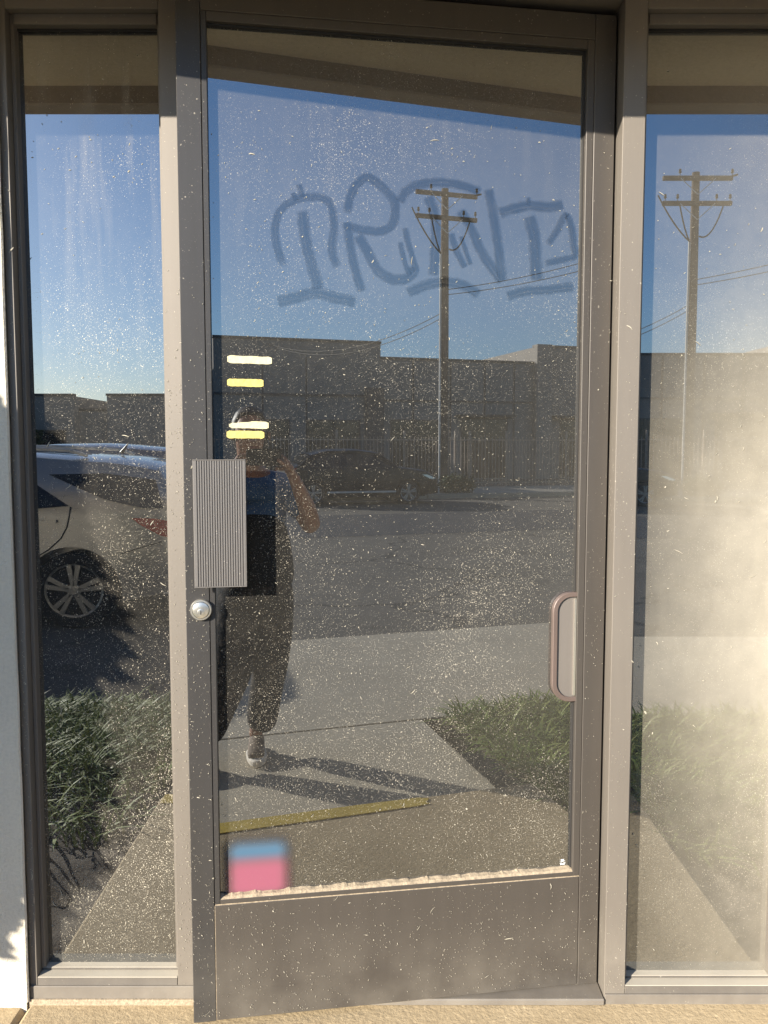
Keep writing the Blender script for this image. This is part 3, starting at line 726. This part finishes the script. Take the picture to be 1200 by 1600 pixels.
def car(label, pm, loc, rz, L, Wd, H, belt, top, hubs, wr, glasses, group=None, rails=False, flip=False, name='parked_car'):
    """body along x: rear at x=0, front at x=-L; near side is +y; ground z=0. top = roofline table, glasses = side glass polygons"""
    c = thing(name, label, 'car', loc, rz, group)
    def hw(x, z):
        e = min((-x) / .55, (x + L) / .8, 1); w = Wd / 2 * (.80 + .20 * max(0, e) ** .5)
        if z > belt: w -= (z - belt) * .30
        elif z > .45: w -= abs(z - (.45 + (belt - .45) * .45)) * .05
        else: w -= (.45 - z) * .14
        return w
    N = 46; rows = []
    for i in range(N + 1):
        x = -L * i / N; zt = interp(top, -x); zb = .24 + .10 * max(0, 1 - (-x) / .5) + .04 * max(0, 1 - (x + L) / .5)
        zs = [zb, .36, .45, .45 + (belt - .45) * .45, belt - .03, belt]; zs = [min(z, zt - .06 - .004 * (5 - k)) for k, z in enumerate(zs)]
        if zt > belt + .12: zs += [belt + (zt - .07 - belt) * .5, zt - .07]
        else: zs += [zt - .055, zt - .05]
        pts = [(hw(x, z), z) for z in zs]; w1 = pts[-1][0]
        pts += [(w1 - .035, zt - .025), (w1 - .12, zt), (w1 * .5, zt + .022), (0, zt + .03)]
        rows.append([(x, p[0], p[1]) for p in pts])
    K = len(rows[0]); m = MB()
    for r_ in rows: m.v += r_ + [(p[0], -p[1], p[2]) for p in r_[-2::-1]]
    K2 = 2 * K - 1
    for i in range(N):
        for k in range(K2 - 1): m.f.append((i * K2 + k, i * K2 + k + 1, (i + 1) * K2 + k + 1, (i + 1) * K2 + k))
        m.f.append((i * K2 + K2 - 1, i * K2, (i + 1) * K2, (i + 1) * K2 + K2 - 1))
    m.f.append(tuple(range(K2))); m.f.append(tuple(N * K2 + k for k in range(K2)))
    body = m.build('body', pm, c, smooth=True)
    cut = MB()
    for hx in hubs:
        for sy in (1, -1):
            a_, b_ = (Wd / 2 - .26, Wd / 2 + .2) if sy > 0 else (-Wd / 2 - .2, -Wd / 2 + .26)
            cut.lathe([(wr + .055, a_), (wr + .055, b_)], (hx, 0, wr), 'y', 32)
    co = cut.build('cutter', M['tyre'], c); md = body.modifiers.new('b', 'BOOLEAN'); md.object = co; md.solver = 'EXACT'; md.operation = 'DIFFERENCE'
    dg = bpy.context.evaluated_depsgraph_get(); me = bpy.data.meshes.new_from_object(body.evaluated_get(dg)); body.modifiers.clear(); body.data = me
    me.materials.clear(); me.materials.append(pm)
    try: me.set_sharp_from_angle(angle=R(32))
    except Exception: pass
    bpy.data.objects.remove(co)
    MB().box(-L + .35, -.35, -Wd / 2 + .27, Wd / 2 - .27, .20, .75).build('underbody', M['black'], c)
    for poly in glasses:
        for sy in (1, -1):
            patch(hw, poly, sy, .007).build('side_window', M['carglass'], c)
    for hx in hubs:
        for sy in (1, -1):
            w = MB().lathe([(wr * .68, -.10), (wr * .93, -.11), (wr, -.08), (wr, .08), (wr * .95, .108), (wr * .74, .11), (wr * .70, .085)], (hx, sy * (Wd / 2 - .13), wr), 'y', 40)
            if sy < 0: w.v = [(p[0], 2 * sy * (Wd / 2 - .13) - p[1], p[2]) for p in w.v]
            wo = w.build('wheel', M['tyre'], c, smooth=True)
            yb = sy * (Wd / 2 - .03)
            rm = MB().lathe([(wr * .705, yb - sy * .04), (wr * .705, yb), (wr * .655, yb - sy * .006), (wr * .655, yb - sy * .05)], (hx, 0, wr), 'y', 40)
            rm.lathe([(wr * .17, yb - sy * .04), (wr * .17, yb - sy * .004), (wr * .10, yb)], (hx, 0, wr), 'y', 16)
            for s_ in range(10):
                a_ = 2 * math.pi * (s_ // 2) / 5 + (.17 if s_ % 2 else -.17) + .3; da = .05
                d_ = Vector((math.cos(a_), 0, math.sin(a_))); q_ = Vector((-d_.z, 0, d_.x)); cc = Vector((hx, yb, wr)); back = Vector((0, -sy * .025, 0))
                b0, b1 = cc + d_ * wr * .12, cc + d_ * wr * .68; w0, w1 = q_ * .016, q_ * .021
                v = [b0 - w0, b0 + w0, b1 + w1, b1 - w1]; rm.add(v + [p + back for p in v], [(0, 1, 2, 3), (7, 6, 5, 4), (0, 4, 5, 1), (1, 5, 6, 2), (2, 6, 7, 3), (3, 7, 4, 0)])
            rm.build('rim', M['rim'], wo)
            MB().lathe([(wr * .64, yb - sy * .055), (wr * .64, yb - sy * .09)], (hx, 0, wr), 'y', 30).build('brake_disc', M['black'], wo)
    # windscreen and rear glass follow the roofline
    def slant(nm, x0, x1, mat, inset=.10):
        pts = []
        for s_ in (0, .33, .66, 1):
            x = x0 + (x1 - x0) * s_; z = interp(top, -x); w = hw(x, z - .07) - inset
            pts.append((x, w, z + .012))
        v = [(x, w, z) for x, w, z in pts] + [(x, 0, z + .024) for x, w, z in pts] + [(x, -w, z) for x, w, z in pts]
        MB().add(v, [(i, i + 1, 5 + i, 4 + i) for i in range(3)] + [(4 + i, 5 + i, 9 + i, 8 + i) for i in range(3)]).build(nm, mat, c)
    return c, hw, slant
# silver SUV close by; rear right of the picture
def T(*p): return list(p)
suv_top = [(0, .66), (.02, .86), (.05, 1.02), (.12, 1.36), (.22, 1.455), (.6, 1.515), (1.6, 1.585), (2.4, 1.575), (2.9, 1.50), (3.55, 1.10), (4.1, 1.02), (4.5, .88), (4.66, .60)]
suv_glass = [[(-.13, 1.08), (-.28, 1.085), (-.60, 1.17), (-1.06, 1.385), (-.60, 1.395), (-.20, 1.335)],
             [(-.88, 1.11), (-1.22, 1.34), (-1.34, 1.395), (-2.02, 1.42), (-2.02, 1.07), (-1.2, 1.08)],
             [(-2.10, 1.065), (-2.10, 1.42), (-2.62, 1.40), (-3.20, 1.06)]]
SX, SY, SZ = -1.76, -5.14 - .93, -.30
suv, shw, ssl = car('silver estate car parked close by with roof rails and red tail lamp', M['silver'], (SX, SY, SZ), 0, 4.66, 1.86, 1.6, 1.04, suv_top, (-.86, -3.62), .345, suv_glass)
suv.scale = (1.04, 1.04, .955)
ssl('rear_window', -.055, -.115, M['carglass']); ssl('windscreen', -2.95, -3.5, M['carglass'])
def side_patch(nm, poly, mat, parent, off=.010, sides=(1, -1)):
    for sy in sides: patch(shw, poly, sy, off).build(nm, mat, parent)
side_patch('tail_lamp', [(-.05, .80), (-.05, .95), (-.18, .99), (-.38, 1.0), (-.30, .93), (-.16, .84)], M['red'], suv, .006)
side_patch('door_handle', [(-.97, .985), (-1.17, .982), (-1.17, .955), (-.97, .96)], M['silver'], suv, .03)
def seam(pts, nm='door_seam'):
    for sy in (1, -1): MB().tube([(x, sy * (shw(x, z) + .001), z) for x, z in pts], .006, 5).build(nm, M['black'], suv)
seam([(-.86, 1.10), (-.87, 1.02), (-.89, .92), (-.94, .82), (-1.04, .72), (-1.18, .63), (-1.26, .60)]); seam([(-2.06, 1.06), (-2.06, .7), (-2.04, .4)]); seam([(-.46, .68), (-.34, .72), (-.14, .78)], 'bumper_seam')
for sy in (1, -1):
    MB().tube([(-.80, sy * .66, 1.55), (-.95, sy * .66, 1.60), (-1.6, sy * .67, 1.635), (-2.3, sy * .67, 1.625), (-2.5, sy * .67, 1.57)], .017, 8).build('roof_rail', M['galv'], suv, smooth=True)
for k in range(6):
    y = -.45 + k * .18; MB().tube([(-.9, y, 1.563), (-1.6, y, 1.612), (-2.4, y, 1.60)], .008, 5).build('roof_rib', M['silver'], suv)
MB().tube([(-.72, 0, 1.57), (-.66, 0, 1.66)], [.02, .006], 8).build('aerial', M['black'], suv)
# dark car across the street
dk_top = [(0, .55), (.06, .95), (.35, 1.05), (.75, 1.36), (1.2, 1.47), (2.0, 1.48), (2.5, 1.42), (3.2, 1.0), (3.9, .92), (4.2, .78), (4.32, .55)]
dk_glass = [[(-.62, 1.0), (-.92, 1.28), (-1.2, 1.34), (-1.9, 1.36), (-1.9, .99)], [(-1.98, .985), (-1.98, 1.36), (-2.4, 1.32), (-2.95, .98)]]
dk, shw, dsl = car('black hatchback parked at the far kerb before the iron fence', M['carblack'], (3.35, -20.45, -.30), math.pi, 4.32, 1.76, 1.5, .95, dk_top, (-.78, -3.42), .325, dk_glass)
dsl('rear_window', -.40, -.72, M['carglass']); dsl('windscreen', -2.6, -3.15, M['carglass'])
side_patch('tail_lamp', [(-.06, .85), (-.10, .98), (-.34, 1.0), (-.30, .90)], M['red'], dk, .006)
side_patch('headlamp', [(-4.10, .66), (-4.22, .70), (-3.95, .80), (-3.80, .80)], M['lamp'], dk, .006)
side_patch('sill_trim', [(-1.15, .33), (-1.15, .38), (-3.05, .38), (-3.05, .33)], M['galv'], dk, .02)
# cars further back in the lot
c2, shw, s2 = car('grey-blue estate car standing behind the silver one', M['carblue'], (-2.55, -11.0, -.30), 0, 4.66, 1.86, 1.6, 1.04, suv_top, (-.86, -3.62), .345, suv_glass)
s2('rear_window', -.055, -.115, M['carglass']); s2('windscreen', -2.95, -3.5, M['carglass'])
side_patch('tail_lamp', [(-.05, .80), (-.05, .95), (-.18, .99), (-.38, 1.0), (-.30, .93), (-.16, .84)], M['red'], c2, .006)
# ---- shrub and tree
def leafmat(name, c1, c2):
    t = NT(name); c = t.mix(t.mr(t.noise(9, 3), .35, .65), c1, c2); return t.done(t.pbsdf(Base_Color=c, Roughness=.5))
M['leaf'] = leafmat('shrub leaves', (.05, .075, .025), (.09, .11, .04)); M['bark'] = plain('bark', (.10, .07, .05), .9, var=.3)
def bush(name, label, cat, loc, blobs, n, ls, trunk):
    t = thing(name, label, cat, loc)
    tk = MB()
    for p in trunk: tk.tube(p[0], p[1], 7)
    tk.build('trunk', M['bark'], t, smooth=True)
    m = MB()
    for _ in range(n):
        c, r_ = random.choice(blobs)
        d = Vector((random.gauss(0, 1), random.gauss(0, 1), random.gauss(0, 1))).normalized() * r_ * random.random() ** .45
        p = Vector(c) + d; q = Vector((random.gauss(0, 1), random.gauss(0, 1), random.gauss(0, .6))).normalized(); s_ = q.orthogonal().normalized()
        l = ls * random.uniform(.6, 1.3); m.add([p, p + q * l * .5 + s_ * l * .28, p + q * l, p + q * l * .5 - s_ * l * .28], [(0, 1, 2, 3)])
    m.build('crown', M['leaf'], t)
bush('shrub', 'leafy shrub in the left bed shading the stucco wall', 'shrub', (-1.93, -1.0, -.27),
     [((-.02, .05, 1.0), .19), ((-.1, .05, 1.2), .22), ((.05, .05, 1.4), .22), ((-.08, 0, 1.6), .22), ((-.05, .05, 1.78), .14), ((.19, .05, 1.32), .13), ((.21, .05, 1.55), .13), ((-.25, 0, 1.4), .25), ((.17, .05, 1.12), .12), ((.16, .05, 1.3), .13), ((.15, .05, 1.9), .13), ((.1, .0, 2.02), .1), ((.18, 0, 1.7), .13)], 12000, .08,
     [([(-.1, 0, 0), (-.08, 0, .5), (-.02, 0, 1.1)], [.022, .016, .008])])
bush('small_tree', 'dark rounded tree beside the low distant building', 'tree', (-14.6, -31, -.3),
     [((0, 0, 2.0), .75), ((.6, 0, 1.8), .55), ((-.7, 0, 1.9), .7), ((0, .3, 2.4), .5)], 2600, .22, [([(0, 0, 0), (0, 0, 1), (.1, 0, 1.9)], [.12, .1, .05])])
bush('shrub', 'low dark shrub at the foot of the utility pole', 'shrub', (PX + .2, PY + .55, -.15), [((0, 0, .3), .33), ((.35, 0, .25), .28), ((-.3, .05, .28), .28)], 1500, .09, [([(0, 0, 0), (0, 0, .3)], [.03, .01])])

# ================================================================ THE PHOTOGRAPHER
M['skin'] = plain('skin', (.33, .17, .11), .5, var=.08); M['hair'] = plain('dark hair', (.018, .013, .011), .5, var=.3, scale=60, bump=.5)
M['shirt'] = plain('blue cotton', (.06, .13, .28), .85, var=.15, scale=14, bump=.4, bscale=25, bdist=.01)
M['apron'] = plain('black cotton', (.012, .012, .013), .9, var=.2, bump=.4, bscale=20, bdist=.01)
t = NT('dark patterned trousers'); vo = t.n('TexVoronoi', {'Vector': t.coords(), 'Scale': 26.0})
M['jeans'] = t.done(t.pbsdf(Base_Color=t.mix(t.mr(t.math('ADD', vo.outputs['Distance'], t.mr(t.noise(60, 3), .3, .7, -.15, .15)), .45, .25), (.018, .016, .015), (.075, .062, .052)), Roughness=.9, Normal=t.bump(t.noise(18, 4), .5, .012)))
M['shoe'] = plain('brown grey trainers', (.20, .155, .12), .8, var=.2, scale=40); M['sole'] = plain('pale sole', (.75, .70, .62), .7)
def skin(name, mat, parent, joints, edges, sub=2, root=0):
    """joints = [(pos, (rx, ry))]"""
    me = bpy.data.meshes.new(name); me.from_pydata([j[0] for j in joints], edges, [])
    o = bpy.data.objects.new(name, me); COL.objects.link(o); o.parent = parent
    md = o.modifiers.new('skin', 'SKIN'); md.use_smooth_shade = True
    sv = me.skin_vertices[0].data
    for i, j in enumerate(joints):
        r_ = j[1] if isinstance(j[1], tuple) else (j[1], j[1]); sv[i].radius = r_; sv[i].use_root = (i == root)
    sb = o.modifiers.new('sub', 'SUBSURF'); sb.levels = sub; sb.render_levels = sub
    dg = bpy.context.evaluated_depsgraph_get(); m2 = bpy.data.meshes.new_from_object(o.evaluated_get(dg)); o.modifiers.clear(); o.data = m2
    m2.materials.clear(); m2.materials.append(mat); m2.polygons.foreach_set('use_smooth', [True] * len(m2.polygons)); return o
def chain(a, b): return [(i, i + 1) for i in range(a, b)]
per = thing('person', 'person in blue shirt and black apron photographing the door with a phone', 'person', (0, 0, 0))
J = [((.03, -2.12, .66), (.12, .08)), ((.03, -2.12, .86), (.10, .07)), ((.03, -2.10, 1.03), (.11, .075)), ((.01, -2.07, 1.12), (.07, .065)),
     ((.0, -2.055, 1.17), (.048, .05)), ((0, -2.035, 1.235), (.062, .068)), ((0, -2.025, 1.31), (.074, .090)), ((0, -2.03, 1.375), (.066, .08)), ((0, -2.035, 1.41), (.035, .04))]
E_ = chain(0, 8)
def limb(pts, at):
    b = len(J); J.extend(pts); E_.append((at, b)); E_.extend(chain(b, len(J) - 1)); return len(J) - 1
hr = limb([((.165, -2.09, 1.075), .052), ((.225, -2.05, .98), .045), ((.275, -2.00, .885), .047), ((.235, -1.94, .99), .043), ((.17, -1.89, 1.12), .027), ((.145, -1.875, 1.165), (.036, .018)), ((.128, -1.865, 1.20), (.034, .016))], 3)
hl = limb([((-.15, -2.09, 1.08), .052), ((-.20, -2.05, .985), .045), ((-.25, -2.00, .89), .047), ((-.20, -1.94, .99), .043), ((-.125, -1.89, 1.12), .027), ((-.10, -1.875, 1.165), (.036, .018)), ((-.085, -1.865, 1.20), (.034, .016))], 3)
limb([((.105, -2.11, .58), .08), ((.10, -2.05, .27), .055), ((.02, -2.07, -.04), .036), ((.0, -2.03, -.09), .032)], 0)
limb([((-.06, -2.10, .58), .08), ((-.11, -2.0, .27), .055), ((-.25, -1.94, -.04), .036), ((-.26, -1.90, -.09), .032)], 0)
for wrist, sx in ((hr, 1), (hl, -1)):
    w = Vector(J[wrist][0])
    for k in range(4):     # four fingers behind the phone, unequal
        z = .018 - k * .019; ln = (.042, .048, .044, .034)[k]
        limb([(tuple(w + Vector((-sx * .008, -.012, z))), .0095), (tuple(w + Vector((-sx * (.012 + ln * .5), -.020, z + .004))), .0085), (tuple(w + Vector((-sx * (.010 + ln), -.006, z + .006))), .0075)], wrist)
    limb([(tuple(w + Vector((-sx * .006, .018, -.022))), .011), (tuple(w + Vector((-sx * .026, .022, -.006))), .010), (tuple(w + Vector((-sx * .042, .018, .006))), .0085)], wrist)
body = skin('body', M['skin'], per, J, E_)
skin('shirt', M['shirt'], per, [((.03, -2.12, .74), (.165, .125)), ((.03, -2.12, .88), (.150, .118)), ((.03, -2.10, 1.02), (.165, .120)), ((.01, -2.075, 1.105), (.105, .09)), ((.0, -2.065, 1.135), (.066, .064)),
     ((.165, -2.09, 1.075), .068), ((.222, -2.052, .985), .062), ((.246, -2.03, .94), .060), ((-.15, -2.09, 1.08), .068), ((-.20, -2.05, .985), .062), ((-.222, -2.03, .94), .060)],
     [(0, 1), (1, 2), (2, 3), (3, 4), (3, 5), (5, 6), (6, 7), (3, 8), (8, 9), (9, 10)])
skin('apron', M['apron'], per, [((.04, -2.10, .56), (.185, .125)), ((.04, -2.105, .70), (.185, .135)), ((.03, -2.105, .88), (.166, .130)), ((.03, -2.08, .96), (.115, .118)), ((.03, -2.07, .985), (.07, .11))], chain(0, 4))
skin('trousers', M['jeans'], per, [((.04, -2.12, .72), (.165, .13)), ((.04, -2.12, .60), (.168, .135)), ((.110, -2.11, .50), .112), ((.088, -2.06, .27), .088), ((.05, -2.07, .06), .080), ((.035, -2.07, -.075), .080),
     ((-.05, -2.10, .52), .125), ((-.10, -2.01, .27), .110), ((-.19, -1.97, .06), .086), ((-.235, -1.95, -.06), .074)], [(0, 1), (1, 2), (2, 3), (3, 4), (4, 5), (1, 6), (6, 7), (7, 8), (8, 9)], 2)
for (hx, hy, tx, ty) in ((.02, -2.09, -.01, -1.885), (-.255, -1.96, -.29, -1.76)):
    sh = skin('shoe', M['shoe'], per, [((hx, hy, -.095), (.038, .034)), ((hx * .6 + tx * .4, hy * .6 + ty * .4, -.092), (.040, .038)), ((tx, ty - .03, -.112), (.043, .026)), ((tx, ty, -.118), (.036, .018))], chain(0, 3))
    so_ = MB(); d = Vector((tx - hx, ty - hy, 0)).normalized(); q = Vector((-d.y, d.x, 0)); pts = []
    for k in range(20):
        a_ = 2 * math.pi * k / 20; c_ = Vector(((hx + tx) / 2, (hy + ty) / 2, 0)) + d * math.cos(a_) * .142 + q * math.sin(a_) * (.047 if math.cos(a_) > 0 else .041); pts.append((c_.x, c_.y))
    so_.prism(pts, -.150, -.118, 'z').build('sole', M['sole'], sh, .006)
hm_ = MB().lathe([(.001, .107), (.04, .10), (.068, .075), (.085, .04), (.090, 0), (.084, -.05), (.07, -.09), (.05, -.10)], (0, 0, 0), 'z', 20)
hm_.v = [(p[0] * .93, p[1] * 1.10 - .018, p[2]) if not (p[1] > .045 and p[2] < .055) else (p[0] * .90, min(p[1], .028), p[2]) for p in hm_.v]
hm_.build('hair', M['hair'], per, smooth=True, loc=(0, -2.03, 1.335))
for sx in (-1, 1):
    MB().lathe([(.002, .011), (.008, .008), (.011, 0), (.008, -.008)], (sx * .031, -1.945, 1.325), 'y', 12).build('eye', M['black'], per, smooth=True)
    MB().lathe([(.004, -.006), (.020, -.004), (.022, .004), (.010, .008)], (sx * .082, -2.03, 1.31), 'x', 12).build('ear', M['skin'], per, smooth=True)
MB().add([(0, -1.938, 1.325), (-.016, -1.94, 1.282), (.016, -1.94, 1.282), (0, -1.912, 1.287)], [(0, 1, 3), (0, 3, 2), (1, 2, 3), (0, 2, 1)]).build('nose', M['skin'], per)
MB().box(-.022, .022, -1.9445, -1.938, 1.252, 1.260).build('mouth', plain('lips', (.25, .09, .07), .5), per, .002)
ph = thing('phone', 'dark phone held level in both hands of the person', 'phone', (.03, -1.846, 1.215))
MB().box(-.075, .075, -.004, .004, -.036, .036).build('case', M['black'], ph, .003, segs=2)
MB().lathe([(.008, .004), (.008, .0062), (.006, .0065)], (-.055, 0, .02), 'y', 16).build('camera_lens', M['carglass'], ph)
